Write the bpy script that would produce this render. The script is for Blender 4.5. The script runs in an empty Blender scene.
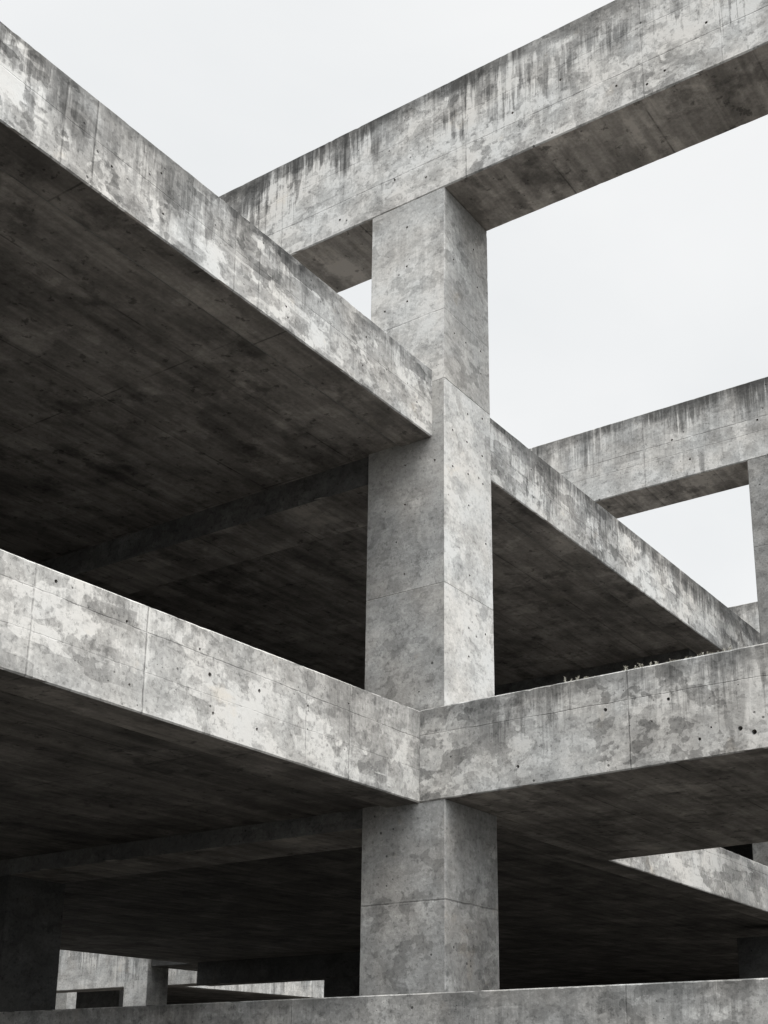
import bpy, bmesh, math, random
from mathutils import Vector, Matrix, noise as mn
C = bpy.context.scene
COL = C.collection
R = math.radians
# Units are metres. Origin: near right-hand arris of the tall column; z = 0 is eye height, ground at -1.6.
# +x runs along the cross beams towards the right, +y runs along the floor edges away from the viewer.

# ------------------------------------------------------------------ camera
W, H = 768, 1024
F_PX, PPX, PPY = 1254.5, 443.1, 724.9
cd = bpy.data.cameras.new("camera")
cam = bpy.data.objects.new("camera", cd); COL.objects.link(cam)
m = Matrix(((0.8386148, 0.1491261, 0.5239147), (0.5447244, -0.2283924, -0.8069152), (-0.0006740, 0.9620802, -0.2727659)))
cam.matrix_world = Matrix.Translation((6.5187, -10.0750, 0)) @ m.to_4x4()
cd.sensor_fit = 'HORIZONTAL'; cd.sensor_width = 36
cd.lens = F_PX * 36 / W
cd.shift_x = (W / 2 - PPX) / W
cd.shift_y = (PPY - H / 2) / W
cd.clip_start = 0.1; cd.clip_end = 5000
C.camera = cam

# ------------------------------------------------------------------ overcast sky + soft sun
SUN_EL, SUN_AZ = 58.0, -24.0        # azimuth measured from +x towards +y
sd = Vector((math.cos(R(SUN_EL)) * math.cos(R(SUN_AZ)), math.cos(R(SUN_EL)) * math.sin(R(SUN_AZ)), math.sin(R(SUN_EL))))
w = bpy.data.worlds.new("World"); C.world = w; w.use_nodes = True
nt = w.node_tree; nt.nodes.clear()
def N(t, nt, **k):
    n = nt.nodes.new(t)
    for a, b in k.items(): setattr(n, a, b)
    return n
L = nt.links.new
sky = N('ShaderNodeTexSky', nt, sky_type='NISHITA'); sky.sun_disc = False
sky.sun_elevation = R(SUN_EL); sky.sun_rotation = R(90 - SUN_AZ)
bg1 = N('ShaderNodeBackground', nt); bg1.inputs[1].default_value = 0.08; L(sky.outputs[0], bg1.inputs[0])
tc = N('ShaderNodeTexCoord', nt)
mp = N('ShaderNodeMapping', nt); mp.inputs['Scale'].default_value = (1.0, 1.0, 2.2); L(tc.outputs['Generated'], mp.inputs[0])
cn = N('ShaderNodeTexNoise', nt); cn.inputs['Scale'].default_value = 1.9; cn.inputs['Detail'].default_value = 5; cn.inputs['Roughness'].default_value = .5
cn.inputs['Distortion'].default_value = .4
L(mp.outputs[0], cn.inputs['Vector'])
cr = N('ShaderNodeValToRGB', nt); L(cn.outputs['Fac'], cr.inputs[0])
cr.color_ramp.elements[0].position = .3; cr.color_ramp.elements[0].color = (.83, .852, .866, 1)
cr.color_ramp.elements[1].position = .68; cr.color_ramp.elements[1].color = (.955, .96, .962, 1)
# brightening of the cloud layer around the hidden sun and towards the zenith
dot = N('ShaderNodeVectorMath', nt, operation='DOT_PRODUCT'); L(tc.outputs['Generated'], dot.inputs[0]); dot.inputs[1].default_value = sd
g1 = N('ShaderNodeMapRange', nt, interpolation_type='SMOOTHSTEP'); L(dot.outputs['Value'], g1.inputs[0])
g1.inputs[1].default_value = 0.35; g1.inputs[2].default_value = 1.0; g1.inputs[3].default_value = 1.0; g1.inputs[4].default_value = 3.6
sp = N('ShaderNodeSeparateXYZ', nt); L(tc.outputs['Generated'], sp.inputs[0])
g2 = N('ShaderNodeMapRange', nt); L(sp.outputs[2], g2.inputs[0])
g2.inputs[1].default_value = 0.76; g2.inputs[2].default_value = 1.0; g2.inputs[3].default_value = 1.0; g2.inputs[4].default_value = 1.7
mu = N('ShaderNodeMath', nt, operation='MULTIPLY'); L(g1.outputs[0], mu.inputs[0]); L(g2.outputs[0], mu.inputs[1])
bg2 = N('ShaderNodeBackground', nt); L(cr.outputs[0], bg2.inputs[0]); L(mu.outputs[0], bg2.inputs[1])
mx = N('ShaderNodeMixShader', nt); mx.inputs[0].default_value = .97; L(bg1.outputs[0], mx.inputs[1]); L(bg2.outputs[0], mx.inputs[2])
wo = N('ShaderNodeOutputWorld', nt); L(mx.outputs[0], wo.inputs[0])
sl = bpy.data.lights.new("sun", 'SUN'); sl.energy = 1.7; sl.angle = R(25); sl.color = (1, .975, .94)
so = bpy.data.objects.new("sun", sl); COL.objects.link(so)
so.rotation_euler = sd.to_track_quat('Z', 'Y').to_euler()
C.view_settings.view_transform = 'Standard'; C.view_settings.look = 'None'
C.view_settings.exposure = 0.0; C.view_settings.gamma = 1.0; C.view_settings.use_curve_mapping = False
C.render.engine = 'CYCLES'
C.render.resolution_x = W; C.render.resolution_y = H
C.cycles.max_bounces = 6; C.cycles.diffuse_bounces = 3

# ------------------------------------------------------------------ concrete material
class G:
    def __init__(s, nt): s.nt = nt
    def put(s, sock, v):
        if isinstance(v, (int, float)): sock.default_value = v
        elif isinstance(v, (tuple, list)): sock.default_value = v
        else: s.nt.links.new(v, sock)
    def m(s, op, a, b=0.0, c=None):
        n = s.nt.nodes.new('ShaderNodeMath'); n.operation = op
        s.put(n.inputs[0], a); s.put(n.inputs[1], b)
        if c is not None: s.put(n.inputs[2], c)
        return n.outputs[0]
    def ss(s, x, a, b, lo=0.0, hi=1.0):           # smooth step from lo to hi
        n = s.nt.nodes.new('ShaderNodeMapRange'); n.interpolation_type = 'SMOOTHSTEP'
        s.put(n.inputs[0], x); s.put(n.inputs[1], a); s.put(n.inputs[2], b); s.put(n.inputs[3], lo); s.put(n.inputs[4], hi)
        return n.outputs[0]
    def xyz(s, x, y, z):
        n = s.nt.nodes.new('ShaderNodeCombineXYZ'); s.put(n.inputs[0], x); s.put(n.inputs[1], y); s.put(n.inputs[2], z); return n.outputs[0]
    def vm(s, op, a, b):
        n = s.nt.nodes.new('ShaderNodeVectorMath'); n.operation = op; s.put(n.inputs[0], a); s.put(n.inputs[1], b); return n.outputs[0]
    def noise(s, v, sc, det=4.0, ro=.55, dist=0.0, col=False):
        n = s.nt.nodes.new('ShaderNodeTexNoise'); s.put(n.inputs['Vector'], v); s.put(n.inputs['Scale'], sc)
        n.inputs['Detail'].default_value = det; n.inputs['Roughness'].default_value = ro; n.inputs['Distortion'].default_value = dist
        return n.outputs['Color' if col else 'Fac']
    def mixf(s, f, a, b):
        n = s.nt.nodes.new('ShaderNodeMix'); n.data_type = 'FLOAT'; s.put(n.inputs[0], f); s.put(n.inputs[2], a); s.put(n.inputs[3], b); return n.outputs[0]
    def mixv(s, f, a, b):
        n = s.nt.nodes.new('ShaderNodeMix'); n.data_type = 'VECTOR'; s.put(n.inputs[0], f); s.put(n.inputs[4], a); s.put(n.inputs[5], b); return n.outputs[1]
    def mixc(s, f, a, b):
        n = s.nt.nodes.new('ShaderNodeMix'); n.data_type = 'RGBA'; s.put(n.inputs[0], f); s.put(n.inputs[6], a); s.put(n.inputs[7], b); return n.outputs[2]
    def mul(s, v, f, k):                          # multiply v by k where mask f is 1
        return s.m('MULTIPLY', v, s.mixf(f, 1.0, k))

_seed = [0]
def concrete(name, tone=.42, top=0.0, height=1.0, drips=.6, pale=.5, dark=.5, blocks=.3, soffit=.24, usplits=(), vsplits=(), usteps=(), contrast=1.0, tops=.75, under_grid=(1.2, 2.4), warm=0.38, xtone=1.0, ytone=1.0):
    """cast concrete: mottling, pale bloom patches, dark damp patches, run-off streaks from the top edge, shutter joints, blowholes"""
    _seed[0] += 1; sd_ = _seed[0] * 7.31
    mt = bpy.data.materials.new(name); mt.use_nodes = True
    nt = mt.node_tree; nt.nodes.clear(); g = G(nt)
    geo = nt.nodes.new('ShaderNodeNewGeometry')
    ps = nt.nodes.new('ShaderNodeSeparateXYZ'); nt.links.new(geo.outputs['Position'], ps.inputs[0])
    ns = nt.nodes.new('ShaderNodeSeparateXYZ'); nt.links.new(geo.outputs['True Normal'], ns.inputs[0])
    X, Y, Z = ps.outputs; nx, ny, nz = ns.outputs
    fx = g.m('GREATER_THAN', g.m('ABSOLUTE', nx), .5)
    fz = g.m('GREATER_THAN', g.m('ABSOLUTE', nz), .75)
    under = g.m('LESS_THAN', nz, -.75)
    fxv = g.m('MULTIPLY', fx, g.m('SUBTRACT', 1.0, fz))
    u = g.mixf(fxv, X, Y); v = g.mixf(fz, Z, Y)
    face = g.m('ADD', g.m('MULTIPLY', fxv, 3.7), g.m('MULTIPLY', fz, 9.1))
    uv = g.xyz(u, v, g.m('ADD', face, sd_))
    wcol = g.noise(uv, 1.7, 3, .6, col=True)
    warp = g.vm('ADD', uv, g.vm('MULTIPLY', g.vm('SUBTRACT', wcol, (.5, .5, .5)), (.16, .16, .0)))
    flat = g.vm('MULTIPLY', warp, (.92, 1.08, 1.0))
    big = g.noise(uv, .55, 3, .5); mid = g.noise(warp, 3.2, 7, .62); fine = g.noise(uv, 26, 5, .65); gr = g.noise(uv, 140, 2, .6)
    val = g.m('MULTIPLY', tone * .76, g.ss(big, .3, .7, 1 - .14 * contrast, 1 + .14 * contrast))
    val = g.m('MULTIPLY', val, g.ss(mid, .28, .72, 1 - .17 * contrast, 1 + .15 * contrast))
    # shutter panels: every panel takes its own tone
    pn = nt.nodes.new('ShaderNodeTexWhiteNoise'); pn.noise_dimensions = '3D'
    # board / block marks (lime bloom kept inside board outlines)
    vo = nt.nodes.new('ShaderNodeTexVoronoi'); vo.distance = 'CHEBYCHEV'; vo.inputs['Randomness'].default_value = .75
    bw = g.vm('ADD', uv, g.vm('MULTIPLY', g.vm('SUBTRACT', wcol, (.5, .5, .5)), (.12, .06, .0)))
    nt.links.new(g.vm('MULTIPLY', bw, (2.4, 6.5, 1.0)), vo.inputs['Vector']); vo.inputs['Scale'].default_value = 1.0
    vc = nt.nodes.new('ShaderNodeSeparateColor'); nt.links.new(vo.outputs['Color'], vc.inputs[0])
    bfine = g.noise(warp, 9, 5, .6)
    bmask = g.ss(g.m('ADD', vc.outputs[0], g.m('MULTIPLY', g.m('SUBTRACT', bfine, .5), .7)), .62, .66)
    blow = g.ss(g.m('ADD', vc.outputs[1], g.m('MULTIPLY', g.m('SUBTRACT', bfine, .5), .7)), .66, .70)
    area = g.ss(g.noise(uv, .9, 2, .5), .38, .6)
    val = g.mul(val, g.m('MULTIPLY', bmask, area), 1 + .42 * blocks)
    val = g.mul(val, g.m('MULTIPLY', blow, area), 1 - .32 * blocks)
    vert0 = vert = g.m('SUBTRACT', 1.0, fz)
    # map-like pale and dark patches with crisp outlines
    rag = g.m('ADD', g.m('MULTIPLY', g.m('SUBTRACT', g.noise(uv, 9, 6, .7), .5), .22), g.m('MULTIPLY', g.m('SUBTRACT', g.noise(uv, 33, 3, .7), .5), .07))
    def isl(off, sc, det=2.0):
        return g.m('ADD', g.noise(g.vm('ADD', flat, (off, off * 1.7, 0.0)), sc, det, .55), rag)
    p1 = isl(0.0, 1.4, 3.0); p2 = isl(31.0, 1.1, 3.0); p3 = isl(57.0, 4.6); p4 = isl(83.0, 10.0); p5 = isl(12.0, 3.1, 3.0)
    zoneA = g.ss(g.noise(g.vm('ADD', uv, (9.0, 2.0, 5.0)), .75, 2, .5), .42, .56)      # where patches gather
    zoneB = g.ss(g.noise(g.vm('ADD', uv, (19.0, 42.0, 5.0)), .8, 2, .5), .42, .58)
    val = g.mul(val, g.ss(p1, .50, .56), 1 + .20 * pale)
    val = g.mul(val, g.m('MULTIPLY', g.ss(p5, .535, .555), zoneA), 1 + .50 * pale)
    val = g.mul(val, g.ss(p2, .51, .58), 1 - .26 * dark)
    val = g.mul(val, g.m('MULTIPLY', g.ss(p3, .55, .57), zoneB), 1 - .46 * dark)
    val = g.mul(val, g.ss(p4, .60, .63), 1 - .26 * dark)
    val = g.mul(val, g.ss(p4, .40, .375), 1 + .20 * pale)
    # flecks, scuffs and cement skin
    fl = g.noise(g.vm('ADD', uv, (3.0, 8.0, 1.0)), 21, 4, .62); fl2 = g.noise(g.vm('MULTIPLY', uv, (1.0, .45, 1.0)), 38, 3, .6)
    val = g.mul(val, g.ss(fl, .58, .64), 1 - .30 * contrast); val = g.mul(val, g.ss(fl, .40, .35), 1 + .18 * contrast)
    val = g.mul(val, g.m('MULTIPLY', g.ss(fl2, .60, .67), zoneA), 1 - .28 * contrast)
    rim = g.ss(g.m('ABSOLUTE', g.m('SUBTRACT', p5, .545)), 0.0, .012, 1, 0)              # tide marks
    val = g.mul(val, g.m('MULTIPLY', rim, zoneB), 1 - .25 * dark)
    lay = g.noise(g.xyz(g.m('MULTIPLY', u, .6), g.m('MULTIPLY', v, 15.0), sd_ + 2), 1.0, 3, .6)
    val = g.mul(val, g.m('MULTIPLY', g.ss(lay, .56, .62), vert0), 1 - .06)
    # run-off streaks from the top edge
    d = g.m('SUBTRACT', top, Z)
    val = g.m('MULTIPLY', val, g.mixf(fxv, ytone, xtone))      # lit and shaded sides of the column put into its tone
    if drips > 0:
        rch = g.ss(g.noise(g.xyz(g.m('MULTIPLY', u, .8), face, sd_ + 5), 1.0, 2, .5), .3, .7, .34, .50)
        for (su, sv, off, amt, reach) in ((3.2, .40, 3.0, .50, 1.0), (13.0, .55, 11.0, .42, .65), (26.0, .5, 17.0, .35, .8), (8.0, .35, 23.0, -.30, 1.2)):
            dn = g.noise(g.xyz(g.m('MULTIPLY', u, su), g.m('MULTIPLY', v, sv), g.m('ADD', face, sd_ + off)), 1.0, 4, .6)
            th = g.m('ADD', rch, g.m('MULTIPLY', d, .26 / (height * reach)))
            mk = g.ss(dn, th, g.m('ADD', th, .035))
            mk = g.m('MULTIPLY', g.m('MULTIPLY', mk, vert), g.ss(g.noise(uv, 1.1, 2), .36, .58, .25, 1.0))
            val = g.mul(val, mk, 1 - amt * drips)
        band = g.ss(g.m('SUBTRACT', d, g.m('MULTIPLY', g.noise(uv, 4.5, 4, .7), .22 * height)), -.03 * height, .06 * height, 1, 0)
        val = g.mul(val, g.m('MULTIPLY', band, vert), 1 - .38 * drips)
    arris = g.m('MULTIPLY', g.m('GREATER_THAN', nz, .3), g.m('LESS_THAN', nz, .76))
    val = g.mul(val, arris, 1.5)                               # top arris painted paler, as if catching the sky
    # fine grain
    val = g.m('MULTIPLY', val, g.ss(fine, .25, .75, .86, 1.14)); val = g.m('MULTIPLY', val, g.ss(gr, .2, .8, .92, 1.08))
    # joints
    wob = g.m('MULTIPLY', g.m('SUBTRACT', g.noise(uv, 2.5, 5, .7), .5), .035)
    jm = 0.0
    for (c, o_, wd, st, ax) in [(c, u, wd, st, 'u') for c, wd, st in usplits] + [(c, v, wd, st, 'v') for c, wd, st in vsplits]:
        dd = g.m('ABSOLUTE', g.m('SUBTRACT', g.m('ADD', o_, wob), c))
        mk = g.m('MULTIPLY', g.m('MULTIPLY', g.ss(dd, wd * .3, wd, 1, 0), vert), st)
        jm = g.m('MAXIMUM', jm, mk)
    for (c, k) in usteps:
        val = g.mul(val, g.m('MULTIPLY', g.m('GREATER_THAN', g.m('ADD', u, wob), c), vert), k)
    jm = g.m('MULTIPLY', jm, g.ss(g.noise(uv, 5.0, 4, .6), .33, .6, .35, 1.0)) if not isinstance(jm, float) else 0.0
    val = g.mul(val, jm, .42)
    if usplits:                                                # grout bled out beside the joints
        lip = 0.0
        for (c, wd, st) in usplits:
            q_ = g.m('SUBTRACT', g.m('ADD', u, wob), c)
            lip = g.m('MAXIMUM', lip, g.m('MULTIPLY', g.m('MULTIPLY', g.ss(q_, wd * 4.5, wd * .9), g.m('GREATER_THAN', q_, 0.0)), st))
        val = g.mul(val, g.m('MULTIPLY', g.m('MULTIPLY', lip, vert), g.ss(g.noise(uv, 2.7, 4, .6), .42, .6)), 1.35)
    # hairline cracks
    vk = nt.nodes.new('ShaderNodeTexVoronoi'); vk.feature = 'DISTANCE_TO_EDGE'; vk.inputs['Scale'].default_value = .8
    nt.links.new(g.vm('ADD', uv, g.vm('MULTIPLY', g.noise(uv, 3.0, 6, .7, col=True), (.7, .7, 0.0))), vk.inputs['Vector'])
    ck = g.m('MULTIPLY', g.ss(vk.outputs['Distance'], 0.0, .006, 1, 0), g.ss(g.noise(g.vm('ADD', uv, (5.0, 9.0, 2.0)), .8, 2), .55, .64))
    val = g.mul(val, ck, .6)
    # blowholes
    vb = nt.nodes.new('ShaderNodeTexVoronoi'); vb.inputs['Scale'].default_value = 13.0; nt.links.new(uv, vb.inputs['Vector'])
    vbc = nt.nodes.new('ShaderNodeSeparateColor'); nt.links.new(vb.outputs['Color'], vbc.inputs[0])
    rad = g.m('MULTIPLY', g.ss(vbc.outputs[0], .72, 1.0, 0, .26), g.ss(g.noise(uv, 1.6, 3), .47, .62))
    bh = g.ss(vb.outputs['Distance'], g.m('MULTIPLY', rad, .6), g.m('ADD', rad, .001), 1, 0)
    vb2 = nt.nodes.new('ShaderNodeTexVoronoi'); vb2.inputs['Scale'].default_value = 38.0; nt.links.new(uv, vb2.inputs['Vector'])
    vbc2 = nt.nodes.new('ShaderNodeSeparateColor'); nt.links.new(vb2.outputs['Color'], vbc2.inputs[0])
    rad2 = g.m('MULTIPLY', g.ss(vbc2.outputs[0], .8, 1.0, 0, .3), g.ss(g.noise(g.vm('ADD', uv, (3.0, 1.0, 4.0)), 2.2, 3), .5, .66))
    bh2 = g.ss(vb2.outputs['Distance'], g.m('MULTIPLY', rad2, .6), g.m('ADD', rad2, .001), 1, 0)
    bh = g.m('MAXIMUM', bh, bh2)
    val = g.mul(val, bh, .33)
    # underside: raw, brown-grey, dark patches and shutter board lines
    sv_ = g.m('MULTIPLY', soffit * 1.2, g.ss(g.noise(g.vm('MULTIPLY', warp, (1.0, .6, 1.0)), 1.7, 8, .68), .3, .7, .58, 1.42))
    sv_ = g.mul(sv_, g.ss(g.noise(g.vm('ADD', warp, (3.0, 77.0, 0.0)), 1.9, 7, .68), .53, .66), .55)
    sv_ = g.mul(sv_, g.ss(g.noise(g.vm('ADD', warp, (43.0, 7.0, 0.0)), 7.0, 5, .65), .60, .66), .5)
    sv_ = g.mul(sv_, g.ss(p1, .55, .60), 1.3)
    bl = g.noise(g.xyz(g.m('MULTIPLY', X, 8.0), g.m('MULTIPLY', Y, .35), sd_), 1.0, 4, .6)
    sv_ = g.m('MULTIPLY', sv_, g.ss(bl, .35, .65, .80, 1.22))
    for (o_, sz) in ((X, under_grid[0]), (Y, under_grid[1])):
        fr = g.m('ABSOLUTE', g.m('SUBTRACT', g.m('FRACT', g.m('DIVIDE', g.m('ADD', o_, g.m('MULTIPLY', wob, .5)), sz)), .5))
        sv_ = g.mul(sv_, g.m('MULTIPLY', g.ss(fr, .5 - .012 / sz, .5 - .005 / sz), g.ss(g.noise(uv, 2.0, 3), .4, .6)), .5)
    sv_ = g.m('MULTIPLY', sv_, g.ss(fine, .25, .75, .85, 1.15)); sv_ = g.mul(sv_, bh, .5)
    val = g.mul(val, g.m('GREATER_THAN', nz, .75), .4)      # upper sides darkened to cut light bounced onto the soffits
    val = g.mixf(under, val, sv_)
    val = g.m('MINIMUM', val, .56)
    hue = g.noise(g.vm('ADD', uv, (51.0, 3.0, 8.0)), 1.3, 4, .6)
    tint = g.mixc(g.ss(hue, .3, .7, 0, 1), (.965, .995, 1.0, 1), (1.0, .972, .925, 1))
    tint = g.mixc(warm, tint, (1.0, .962, .90, 1))
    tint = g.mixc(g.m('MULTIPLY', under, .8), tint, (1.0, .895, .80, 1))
    rust = g.m('MULTIPLY', g.ss(g.noise(g.vm('ADD', warp, (81.0, 5.0, 1.0)), 1.9, 5, .6), .63, .72), .45)
    tint = g.mixc(rust, tint, (1.0, .90, .76, 1))
    cc = nt.nodes.new('ShaderNodeCombineColor')
    for i in range(3): nt.links.new(val, cc.inputs[i])
    mxc = nt.nodes.new('ShaderNodeMix'); mxc.data_type = 'RGBA'; mxc.blend_type = 'MULTIPLY'; mxc.inputs[0].default_value = 1
    nt.links.new(cc.outputs[0], mxc.inputs[6]); nt.links.new(tint, mxc.inputs[7])
    b = nt.nodes.new('ShaderNodeBsdfPrincipled'); nt.links.new(mxc.outputs[2], b.inputs['Base Color'])
    nt.links.new(g.ss(p1, .45, .6, .94, .78), b.inputs['Roughness']); b.inputs['Specular IOR Level'].default_value = .28
    hgt = g.m('ADD', g.m('MULTIPLY', mid, .010), g.m('MULTIPLY', fine, .0028))
    hgt = g.m('ADD', hgt, g.m('MULTIPLY', gr, .0006))
    hgt = g.m('SUBTRACT', hgt, g.m('MULTIPLY', bh, .006)); hgt = g.m('SUBTRACT', hgt, g.m('MULTIPLY', jm, .006))
    bp = nt.nodes.new('ShaderNodeBump'); bp.inputs['Distance'].default_value = 1.0; bp.inputs['Strength'].default_value = .8
    nt.links.new(hgt, bp.inputs['Height']); nt.links.new(bp.outputs[0], b.inputs['Normal'])
    o = nt.nodes.new('ShaderNodeOutputMaterial'); nt.links.new(b.outputs[0], o.inputs[0])
    return mt

# ------------------------------------------------------------------ geometry helpers
def link_mesh(name, bm, mat, parent=None):
    me = bpy.data.meshes.new(name); bm.normal_update(); bm.to_mesh(me); bm.free()
    o = bpy.data.objects.new(name, me); COL.objects.link(o)
    if mat: me.materials.append(mat)
    if parent: o.parent = parent; o.matrix_parent_inverse = parent.matrix_world.inverted()
    return o

def cast_box(x0, x1, y0, y1, z0, z1, axis='x', step=.07, chip=.012, rough=.010, seed=0, taper=None):
    """long cast member: chamfered rectangle swept along axis; its arrises are chipped and a little wavy"""
    bm = bmesh.new()
    lo, hi = {'x': (x0, x1), 'y': (y0, y1), 'z': (z0, z1)}[axis]
    if axis == 'x': a0, a1, b0, b1 = y0, y1, z0, z1
    elif axis == 'y': a0, a1, b0, b1 = x0, x1, z0, z1
    else: a0, a1, b0, b1 = x0, x1, y0, y1
    n = max(2, int((hi - lo) / step))
    st = [lo + (hi - lo) * i / n for i in range(n + 1)]
    st = [lo, lo + .004] + st[1:-1] + [hi - .004, hi]
    rings = []
    for si, s in enumerate(st):
        def c(k, q):
            f = mn.noise(Vector((s * 5.0, k * 9.7, seed * 3.1 + q * 5))) ; f2 = mn.noise(Vector((s * 17.0, k * 5.1 + 40, seed * 1.7)))
            ch = chip + rough * .25 * max(-.6, f) + rough * (1.8 if k >= 2 else .9) * max(0, f2 - .34)
            return max(.004, ch)
        A0, A1, B0, B1 = a0, a1, b0, b1
        if taper: A0, A1, B0, B1 = taper((s - lo) / (hi - lo), a0, a1, b0, b1)
        e = .003 if si in (0, len(st) - 1) else 0
        A0 += e; A1 -= e; B0 += e; B1 -= e
        pts = [(A0 + c(0, 0), B0), (A1 - c(1, 0), B0), (A1, B0 + c(1, 1)), (A1, B1 - c(2, 1)), (A1 - c(2, 0), B1), (A0 + c(3, 0), B1), (A0, B1 - c(3, 1)), (A0, B0 + c(0, 1))]
        ring = []
        for (a, b) in pts:
            p = {'x': (s, a, b), 'y': (a, s, b), 'z': (a, b, s)}[axis]
            ring.append(bm.verts.new(p))
        rings.append(ring)
    for r0, r1 in zip(rings, rings[1:]):
        for i in range(8):
            j = (i + 1) % 8
            bm.faces.new((r0[i], r0[j], r1[j], r1[i]))
    bm.faces.new(rings[0][::-1]); bm.faces.new(rings[-1])
    bmesh.ops.recalc_face_normals(bm, faces=bm.faces)
    return bm

def drill(o, holes):
    """bore real tie-bolt holes: holes = [(point on face, outward normal axis, radius, depth)]"""
    bm = bmesh.new()
    for (p, nrm, r, dep) in holes:
        nv = Vector(nrm); q = nv.to_track_quat('Z', 'Y').to_matrix().to_4x4()
        mat = Matrix.Translation(Vector(p) + nv * (.02 - dep / 2)) @ q
        bmesh.ops.create_cone(bm, cap_ends=True, segments=14, radius1=r * .75, radius2=r, depth=dep + .04, matrix=mat)
    me = bpy.data.meshes.new('cutter'); bm.to_mesh(me); bm.free()
    cut = bpy.data.objects.new('cutter', me); COL.objects.link(cut)
    md = o.modifiers.new('b', 'BOOLEAN'); md.operation = 'DIFFERENCE'; md.object = cut; md.solver = 'EXACT'
    bpy.context.view_layer.update()
    dg = bpy.context.evaluated_depsgraph_get()
    nm = bpy.data.meshes.new_from_object(o.evaluated_get(dg), depsgraph=dg)
    o.modifiers.clear(); old = o.data; o.data = nm; bpy.data.meshes.remove(old)
    bpy.data.objects.remove(cut); bpy.data.meshes.remove(me)

def thing(name, label, cat, loc, group=None):
    o = bpy.data.objects.new(name, None); COL.objects.link(o); o.location = loc; o.empty_display_size = .2
    bpy.context.view_layer.update()
    tag(o, label, cat, group); return o
def tag(o, label, cat, group=None):
    o['label'] = label; o['category'] = cat; o['kind'] = 'thing'
    if group: o['group'] = group
    return o
def rebase(o, loc):
    """move a mesh object's origin to loc without moving its shape"""
    o.data.transform(Matrix.Translation(-Vector(loc))); o.location = loc
    return o

YN, XP = (0, -1, 0), (1, 0, 0)
GZ = -1.6
CW = 1.01                          # column side
Z2, T2 = 2.67, 3.60                # middle floor edge: bottom, top
Z3, T3 = 6.637, 7.43               # upper floor edge
ZB, TB = 9.735, 11.145             # crowning beams

# ------------------------------------------------------------------ ground
gm = bpy.data.materials.new('ground_gravel'); gm.use_nodes = True
g = G(gm.node_tree); bs = gm.node_tree.nodes['Principled BSDF']; geo = gm.node_tree.nodes.new('ShaderNodeNewGeometry')
gn = g.noise(geo.outputs['Position'], .8, 8, .65)
cc = g.mixc(gn, (.045, .044, .040, 1), (.10, .096, .088, 1)); gm.node_tree.links.new(cc, bs.inputs['Base Color']); bs.inputs['Roughness'].default_value = .95
bm = bmesh.new()
vs = [bm.verts.new(p) for p in ((-900, -900, GZ), (900, -900, GZ), (900, 900, GZ), (-900, 900, GZ))]; bm.faces.new(vs)
o = link_mesh('ground', bm, gm); o['kind'] = 'structure'

# ------------------------------------------------------------------ materials
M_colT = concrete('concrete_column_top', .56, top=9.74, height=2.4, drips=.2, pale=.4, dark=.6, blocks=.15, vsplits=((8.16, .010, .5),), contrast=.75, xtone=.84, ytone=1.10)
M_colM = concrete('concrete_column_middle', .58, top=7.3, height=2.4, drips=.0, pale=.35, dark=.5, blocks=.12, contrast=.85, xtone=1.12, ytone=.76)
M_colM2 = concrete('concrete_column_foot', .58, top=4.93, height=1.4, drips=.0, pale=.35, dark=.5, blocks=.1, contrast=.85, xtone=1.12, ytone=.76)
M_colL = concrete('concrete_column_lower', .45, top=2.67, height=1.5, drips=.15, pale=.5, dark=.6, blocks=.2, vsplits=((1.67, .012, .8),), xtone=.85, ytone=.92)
M_col = concrete('concrete_column_plain', .42, top=6.6, height=3, drips=.3, pale=.4, dark=.5, blocks=.2, vsplits=((1.2, .012, .7), (5.0, .012, .7), (8.2, .012, .6)))
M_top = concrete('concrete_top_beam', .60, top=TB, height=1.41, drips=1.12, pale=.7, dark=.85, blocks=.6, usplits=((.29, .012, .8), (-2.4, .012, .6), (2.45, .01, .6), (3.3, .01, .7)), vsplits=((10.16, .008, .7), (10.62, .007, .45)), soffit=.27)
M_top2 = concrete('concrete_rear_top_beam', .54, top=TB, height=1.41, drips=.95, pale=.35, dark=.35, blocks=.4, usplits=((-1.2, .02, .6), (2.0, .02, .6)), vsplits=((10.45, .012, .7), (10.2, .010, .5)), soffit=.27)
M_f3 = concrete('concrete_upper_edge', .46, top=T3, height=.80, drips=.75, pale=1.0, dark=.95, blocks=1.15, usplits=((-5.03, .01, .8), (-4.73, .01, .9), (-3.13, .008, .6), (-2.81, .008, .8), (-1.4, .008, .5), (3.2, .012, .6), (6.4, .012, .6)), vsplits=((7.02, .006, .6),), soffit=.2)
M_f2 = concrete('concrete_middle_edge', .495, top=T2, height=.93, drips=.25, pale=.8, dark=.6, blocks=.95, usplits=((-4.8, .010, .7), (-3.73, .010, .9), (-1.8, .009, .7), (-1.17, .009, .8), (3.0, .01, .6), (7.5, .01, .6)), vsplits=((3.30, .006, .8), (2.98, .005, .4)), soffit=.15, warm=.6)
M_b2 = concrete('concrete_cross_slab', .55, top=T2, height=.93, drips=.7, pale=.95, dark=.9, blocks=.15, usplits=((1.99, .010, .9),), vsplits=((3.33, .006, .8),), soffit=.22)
M_par = concrete('concrete_parapet', .42, top=.755, height=.7, drips=.35, pale=.8, dark=.8, blocks=.4, usplits=((2.1, .010, .6), (-1.4, .010, .6)), soffit=.2)
M_in = concrete('concrete_interior', .08, top=20, height=1, drips=0, pale=.3, dark=.5, blocks=.3, soffit=.12)  # base tone darkened to stand in for interior shade
M_cy = concrete('concrete_courtyard', .55, top=4.2, height=3.0, drips=.7, pale=.4, dark=.3, blocks=.4, soffit=.2)

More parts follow.
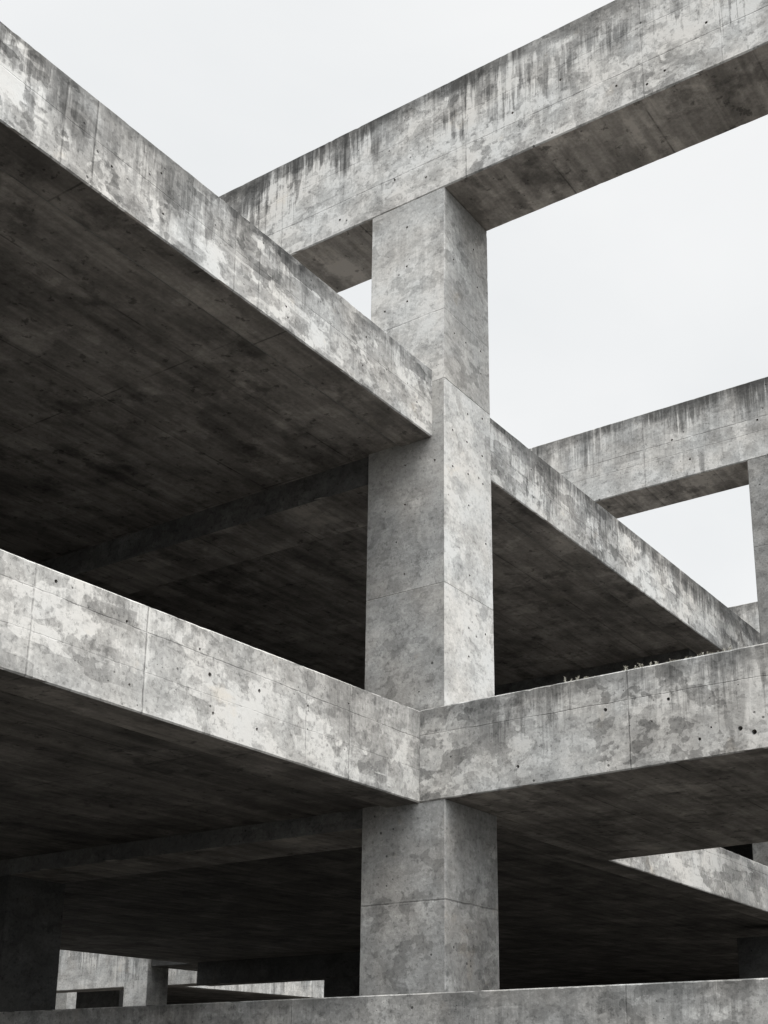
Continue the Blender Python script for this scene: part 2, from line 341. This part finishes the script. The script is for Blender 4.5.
# ------------------------------------------------------------------ tall central column, cast in lifts
col = thing('column', 'tall square concrete column in the centre, carrying the crowning beam', 'column', (-.5, .5, GZ))
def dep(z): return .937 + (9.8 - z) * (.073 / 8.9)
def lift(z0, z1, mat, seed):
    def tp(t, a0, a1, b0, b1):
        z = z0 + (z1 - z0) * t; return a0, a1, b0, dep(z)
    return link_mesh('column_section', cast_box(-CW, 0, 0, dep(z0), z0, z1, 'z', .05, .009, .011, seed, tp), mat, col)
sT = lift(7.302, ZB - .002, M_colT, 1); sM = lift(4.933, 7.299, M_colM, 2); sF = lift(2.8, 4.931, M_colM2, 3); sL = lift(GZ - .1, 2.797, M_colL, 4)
sT['label'] = 'greyer topmost section above the joint'; sM['label'] = 'pale middle section with rows of tie holes'
r = .015
drill(sT, [((0, y, z), XP, r, .06) for y, z in ((.44, 7.96), (.76, 8.02), (.76, 7.73), (.19, 8.89), (.62, 9.29), (.7, 8.83), (.2, 7.95))] +
          [((x, 0, z), YN, r, .06) for x, z in ((-.51, 9.41), (-.51, 8.89), (-.5, 8.43), (-.81, 8.41))])
drill(sM, [((0, y, z), XP, r, .06) for y, z in ((.47, 7.08), (.78, 7.17), (.16, 6.74), (.45, 6.73), (.77, 6.70), (.16, 6.31), (.47, 6.35), (.78, 6.36), (.48, 5.98), (.49, 5.17), (.83, 5.66))] +
          [((x, 0, z), YN, r, .06) for x, z in ((-.13, 6.35), (-.51, 6.39), (-.51, 5.93), (-.51, 5.13))])
drill(sF, [((0, .46, 4.25), XP, r, .06), ((0, .8, 4.6), XP, r, .06)])

# ------------------------------------------------------------------ crowning beams
def big(name, label, cat, bm, mat, loc, group=None, holes=None):
    o = link_mesh(name, bm, mat)
    if holes: drill(o, holes)
    rebase(o, loc); return tag(o, label, cat, group)
big('roof_beam', 'nearest and highest crowning beam, streaked concrete, resting on the central column', 'beam',
    cast_box(-14, 9, -.004, .937, ZB, TB, 'x', .05, .014, .014, 11), M_top, (-.5, .5, ZB), 'crowning cross beams against the sky',
    [((x, -.004, z), YN, .017, .06) for x, z in ((3.16, 10.3), (2.69, 9.95), (2.49, 9.88), (-.25, 9.97), (2.15, 10.03), (1.5, 10.44), (-.69, 10.13), (-1.49, 9.92), (.9, 10.3))])
big('roof_beam', 'second crowning beam behind, crossing the sky at the right edge', 'beam',
    cast_box(-14, 10, 8.17, 9.03, ZB, TB, 'x', .07, .016, .016, 12), M_top2, (-.5, 8.6, ZB), 'crowning cross beams against the sky',
    [((x, 8.17, z), YN, .022, .06) for x, z in ((-.38, 10.04), (.81, 10.41), (-.68, 10.49))])
big('roof_beam', 'farthest crowning beam, small piece beside the right-hand column', 'beam',
    cast_box(-14, 12, 17.85, 18.7, ZB, TB, 'x', .12, .016, .016, 13), M_top2, (-.5, 18.2, ZB), 'crowning cross beams against the sky')

def plain_col(x0, y0, z0, z1, label, mat=M_col, seed=0, wx=CW, wy=.9, group=None):
    return big('column', label, 'column', cast_box(x0, x0 + wx, y0, y0 + wy, z0, z1, 'z', .08, .012, .012, seed), mat, (x0 + wx / 2, y0 + wy / 2, z0), group)
plain_col(.59, 8.175, GZ - .1, ZB - .002, 'concrete column at the right edge carrying the second crowning beam', seed=21)
plain_col(-12.4, .02, T3 + .0, ZB - .002, 'concrete roof column hidden far left under the nearest crowning beam', seed=22)
plain_col(-12.4, 8.2, T3 + .0, ZB - .002, 'concrete roof column hidden far left under the second crowning beam', seed=23)
plain_col(7.2, .03, GZ - .1, ZB - .002, 'concrete column outside right under the nearest crowning beam', seed=24)
plain_col(5.2, 17.9, GZ - .1, ZB - .002, 'concrete column outside right under the farthest crowning beam', seed=25)
plain_col(-12.4, 17.9, T3, ZB - .002, 'concrete roof column far back under the farthest crowning beam', seed=26)

def curve(pts):
    def f(s):
        if s <= pts[0][0]: return pts[0][1]
        for (a, va), (b, vb) in zip(pts, pts[1:]):
            if s <= b: return va + (vb - va) * (s - a) / (b - a)
        return pts[-1][1]
    return f
def profile(lo, hi, zb, zt):        # bottom and top heights along the member (falls cast into the floors)
    def tp(t, a0, a1, b0, b1):
        s = lo + (hi - lo) * t; return a0, a1, zb(s), zt(s)
    return tp
B3 = curve([(-5.6, 6.58), (0, 6.637), (8.2, 6.70), (24, 6.75)]); E3 = curve([(-5.6, 7.385), (-2.8, 7.43), (1.3, 7.46), (10.6, 7.62)])
B2 = curve([(-5, 2.652), (0, 2.645), (4.3, 2.68), (11, 2.675)]); E2 = curve([(-5, 3.485), (0, 3.595), (4.1, 3.53), (8.2, 3.455)])
BX = curve([(-.3, 2.645), (3.3, 2.695)]); EX = curve([(-.3, 3.60), (3.3, 3.625)])
# ------------------------------------------------------------------ upper floor
XL, YF, YB = -15.2, -24.0, 24.0  # decks run on unseen at the near end to darken the interior
up = thing('floor_deck', 'upper concrete floor deck whose stained edge runs diagonally down to the column', 'floor deck', (-8, 6, Z3))
e3 = link_mesh('edge_beam', cast_box(-.162 - .42, -.162, YF, YB, Z3, T3, 'y', .05, .012, .013, 31, profile(YF, YB, B3, E3)), M_f3, up)
drill(e3, [((-.162, y, z), XP, .013, .06) for y, z in ((-3.99, 6.83), (-4.04, 7.19), (-4.55, 6.9), (-2.43, 6.85), (-2.4, 6.75), (-.29, 6.91), (-1.2, 7.2), (-1.25, 6.85), (2.2, 7.2), (2.25, 6.85), (4.5, 7.2))])
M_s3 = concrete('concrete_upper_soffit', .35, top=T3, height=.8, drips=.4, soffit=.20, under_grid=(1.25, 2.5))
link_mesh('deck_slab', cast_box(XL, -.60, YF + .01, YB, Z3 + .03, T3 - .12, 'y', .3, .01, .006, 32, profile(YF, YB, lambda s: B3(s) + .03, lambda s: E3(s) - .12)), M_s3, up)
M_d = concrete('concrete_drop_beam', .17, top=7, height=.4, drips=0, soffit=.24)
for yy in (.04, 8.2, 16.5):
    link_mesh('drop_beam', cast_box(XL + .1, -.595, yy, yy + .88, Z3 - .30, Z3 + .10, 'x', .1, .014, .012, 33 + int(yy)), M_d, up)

# ------------------------------------------------------------------ middle floor
md = thing('floor_deck', 'middle concrete floor deck with a pale edge running from the left to the column', 'floor deck', (-8, 6, Z2))
e2 = link_mesh('edge_beam', cast_box(-.296 - .42, -.296, YF, YB, Z2, T2, 'y', .05, .012, .013, 41, profile(YF, YB, B2, E2)), M_f2, md)
drill(e2, [((-.296, y, z), XP, rr, .06) for y, z, rr in ((-4.62, 3.41, .016), (-3.94, 3.32, .014), (-3.87, 2.84, .013), (-3.03, 3.15, .021), (-2.97, 2.84, .015), (-2.44, 2.83, .016), (-2.43, 3.17, .018), (-1.78, 3.2, .015), (-1.19, 3.37, .012), (-3.16, 3.33, .012), (6.2, 3.0, .015), (12.6, 3.1, .015))])
M_s2 = concrete('concrete_middle_soffit', .35, top=T2, height=.9, drips=.4, soffit=.105, under_grid=(1.25, 2.5))  # soffit tone lowered: the lower storey's darkness is put into the colour
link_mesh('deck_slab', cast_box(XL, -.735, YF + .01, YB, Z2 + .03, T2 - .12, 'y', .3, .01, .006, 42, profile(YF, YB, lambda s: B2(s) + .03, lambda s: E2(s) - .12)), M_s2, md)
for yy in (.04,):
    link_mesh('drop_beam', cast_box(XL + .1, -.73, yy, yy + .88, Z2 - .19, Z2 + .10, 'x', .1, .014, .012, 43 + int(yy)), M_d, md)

# right-hand slab that crosses in front
b2 = big('cross_slab', 'deep blotchy concrete slab reaching right from the column, weeds on its top', 'slab',
    cast_box(-.294, 9.5, -.014, 4.1, Z2, T2, 'x', .045, .012, .016, 51, profile(-.294, 9.5, BX, EX)), M_b2, (4, 2, Z2), None,
    [((x, -.014, z), YN, rr, .08) for x, z, rr in ((1.76, 3.27, .020), (3.02, 2.9, .023), (3.14, 2.85, .026), (2.65, 2.86, .016), (.83, 2.86, .018), (2.21, 3.09, .010), (2.76, 2.95, .010), (2.38, 3.27, .017))])

# ------------------------------------------------------------------ lower level
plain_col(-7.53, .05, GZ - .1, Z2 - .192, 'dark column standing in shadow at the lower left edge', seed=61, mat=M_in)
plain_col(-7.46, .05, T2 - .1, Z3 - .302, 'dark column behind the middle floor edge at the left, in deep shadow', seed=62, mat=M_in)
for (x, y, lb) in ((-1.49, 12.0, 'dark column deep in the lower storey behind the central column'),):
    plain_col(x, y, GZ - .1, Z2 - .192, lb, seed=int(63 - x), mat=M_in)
big('parapet_wall', 'low concrete parapet wall along the bottom edge of the picture', 'parapet',
    cast_box(-16, 9.5, -.55, -.30, GZ - .1, .755, 'x', .045, .010, .012, 71), M_par, (0, -.4, GZ))
big('back_shade_wall', 'dark concrete wall added at the rear to keep the covered storeys dark', 'wall',
    cast_box(XL, 9.5, YB + .002, YB + .3, GZ - .1, T3 - .3, 'x', .5, .01, .01, 72), M_in, (0, YB, GZ))  # added to stop daylight entering from the rear
big('side_shade_wall', 'unseen concrete wall added at left to keep courtyard light out of the middle storey', 'wall',
    cast_box(XL + .05, XL + .3, YF + .1, YB, T2 - .2, Z3 + .02, 'y', .5, .01, .01, 73), M_in, (XL, 6, T2))  # added light block: keeps the courtyard from brightening the upper soffit

big('front_shade_wall', 'unseen concrete wall added behind the viewer to darken the covered storeys', 'wall',
    cast_box(XL, -1.0, YF - .3, YF - .002, GZ - .1, T3 - .3, 'x', .5, .01, .01, 74), M_in, (-8, YF, GZ))  # added out of view to block light from the near end
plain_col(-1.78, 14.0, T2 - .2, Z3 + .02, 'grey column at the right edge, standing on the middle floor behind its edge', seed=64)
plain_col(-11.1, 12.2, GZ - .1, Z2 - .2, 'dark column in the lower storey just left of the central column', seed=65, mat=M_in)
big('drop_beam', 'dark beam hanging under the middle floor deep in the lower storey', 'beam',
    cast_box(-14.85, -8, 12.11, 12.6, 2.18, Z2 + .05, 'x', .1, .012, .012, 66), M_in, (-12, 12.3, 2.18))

# ------------------------------------------------------------------ courtyard beyond the lower storey
big('courtyard_beam', 'pale streaked beam in daylight, glimpsed through the lower storey at far left', 'beam',
    cast_box(-34, -18.26, 13.05, 13.7, 2.32, 4.2, 'x', .1, .014, .014, 81), M_cy, (-24, 13.4, 2.32))
big('column', 'small daylit courtyard column glimpsed through the lower storey, left of centre', 'column',
    cast_box(-18.25, -17.42, 13.0, 13.74, GZ - .1, 5.0, 'z', .08, .012, .012, 82), M_cy, (-17.8, 13.4, GZ))
big('courtyard_beam', 'short daylit piece of beam right of the small courtyard column', 'beam',
    cast_box(-34, -18.6, 16.0, 16.7, 2.6, 4.4, 'x', .1, .014, .014, 83), M_cy, (-24, 16.4, 2.6))
big('courtyard_floor_edge', 'thin daylit wedge of a floor edge seen far through the lower storey', 'floor edge',
    cast_box(-22.5, -22.0, 17.3, 40, 2.82, 3.9, 'y', .2, .014, .014, 84), M_cy, (-22.2, 28, 2.82))
big('column', 'slender pale courtyard post at the far left under the daylit beam', 'column',
    cast_box(-23.3, -22.69, 15.0, 15.35, GZ - .1, 2.62, 'z', .1, .012, .012, 85), M_cy, (-22.6, 15.3, GZ))
big('shade_slab', 'dark slab added to shade one side of the daylit courtyard column', 'slab',
    cast_box(-17.42, XL - .01, 13.1, 15.5, 2.80, 3.4, 'x', .2, .014, .014, 88), M_in, (-16.3, 14, 2.74))  # added to keep sky light off the column's inner face
big('courtyard_or_shade_wall', 'dark wall behind the small courtyard post', 'wall',
    cast_box(-34, -22.6, 16.9, 17.2, GZ - .1, 6.0, 'x', .3, .014, .014, 86), M_in, (-28, 17, GZ))
big('courtyard_or_shade_wall', 'dark rear wall added to blacken the opening under the thin daylit floor edge', 'wall',
    cast_box(-30.4, -30, 17.3, 44, GZ - .1, 3.4, 'y', .3, .014, .014, 87), M_in, (-30.2, 30, GZ))  # added as the dark back of the shaded opening
big('courtyard_shade_slab', 'dark slab added behind the thin daylit floor edge to shade the opening below', 'slab',
    cast_box(-30, -22.51, 17.32, 44, 2.95, 3.6, 'y', .5, .014, .014, 89), M_in, (-26, 30, 2.95))  # added overhead so the opening underneath falls dark

# ------------------------------------------------------------------ weeds on the cross slab
wm = bpy.data.materials.new('dry_weed'); wm.use_nodes = True
wb = wm.node_tree.nodes['Principled BSDF']; wg = G(wm.node_tree)
wgeo = wm.node_tree.nodes.new('ShaderNodeNewGeometry')
wm.node_tree.links.new(wg.mixc(wg.noise(wgeo.outputs['Position'], 60, 3), (.34, .33, .28, 1), (.56, .54, .48, 1)), wb.inputs['Base Color']); wb.inputs['Roughness'].default_value = .9
rnd = random.Random(5)
clumps = ([1.33, 1.39, 1.46, 1.54, 1.57, 1.63], [1.93, 1.97, 2.05, 2.08, 2.12, 2.17, 2.21, 2.27], [2.36, 2.40, 2.44, 2.47, 2.5, 2.55, 2.59], [2.66, 2.70, 2.76, 2.80, 2.86, 2.9, 2.96])
places = ('leftmost clump', 'second clump', 'sparse third clump', 'rightmost clump')
ords = ('first', 'second', 'third', 'fourth', 'fifth', 'sixth', 'seventh', 'eighth')
for ci, xs in enumerate(clumps):
    for xi, x in enumerate(xs):
        bm = bmesh.new(); big_ = rnd.choice((.35, .6, .8, 1.0, 1.15)) * (.75 if ci == 2 else 1)
        for k in range(rnd.randint(3, 6)):
            a = rnd.uniform(0, 6.28); lean = rnd.uniform(.0, .45); h = .048 * big_ * rnd.uniform(.55, 1.1); rr = .0042 * rnd.uniform(.8, 1.3)
            base = Vector((rnd.uniform(-.012, .012), rnd.uniform(-.01, .01), -.008)); prev = None
            for q in range(4):
                t = q / 3; cpt = base + Vector((math.cos(a) * lean * h * t * t, math.sin(a) * lean * h * t * t, (h + .008) * t)); rad = rr * (1 - .75 * t)
                ring = [bm.verts.new(cpt + Vector((math.cos(b) * rad, math.sin(b) * rad, 0))) for b in (0, 2.09, 4.19)]
                if prev:
                    for i in range(3): bm.faces.new((prev[i], prev[(i + 1) % 3], ring[(i + 1) % 3], ring[i]))
                prev = ring
            for q in range(3):                        # small leaves up the stem
                t = rnd.uniform(.3, 1); cpt = base + Vector((math.cos(a) * lean * h * t * t, math.sin(a) * lean * h * t * t, (h + .008) * t)); b = rnd.uniform(0, 6.28); l = .018 * rnd.uniform(.6, 1.3)
                dv = Vector((math.cos(b), math.sin(b), .5)) * l; sv2 = Vector((-math.sin(b), math.cos(b), 0)) * l * .35
                v4 = [bm.verts.new(p) for p in (cpt, cpt + dv * .5 + sv2, cpt + dv, cpt + dv * .5 - sv2)]; bm.faces.new(v4)
        o = link_mesh('weed', bm, wm); o.location = (x, rnd.uniform(.02, .05), EX(x) - .003)
        tag(o, 'dry weed sprig, %s from left in the %s on the cross slab' % (ords[xi], places[ci]), 'weed', 'weeds rooted along the top of the cross slab')
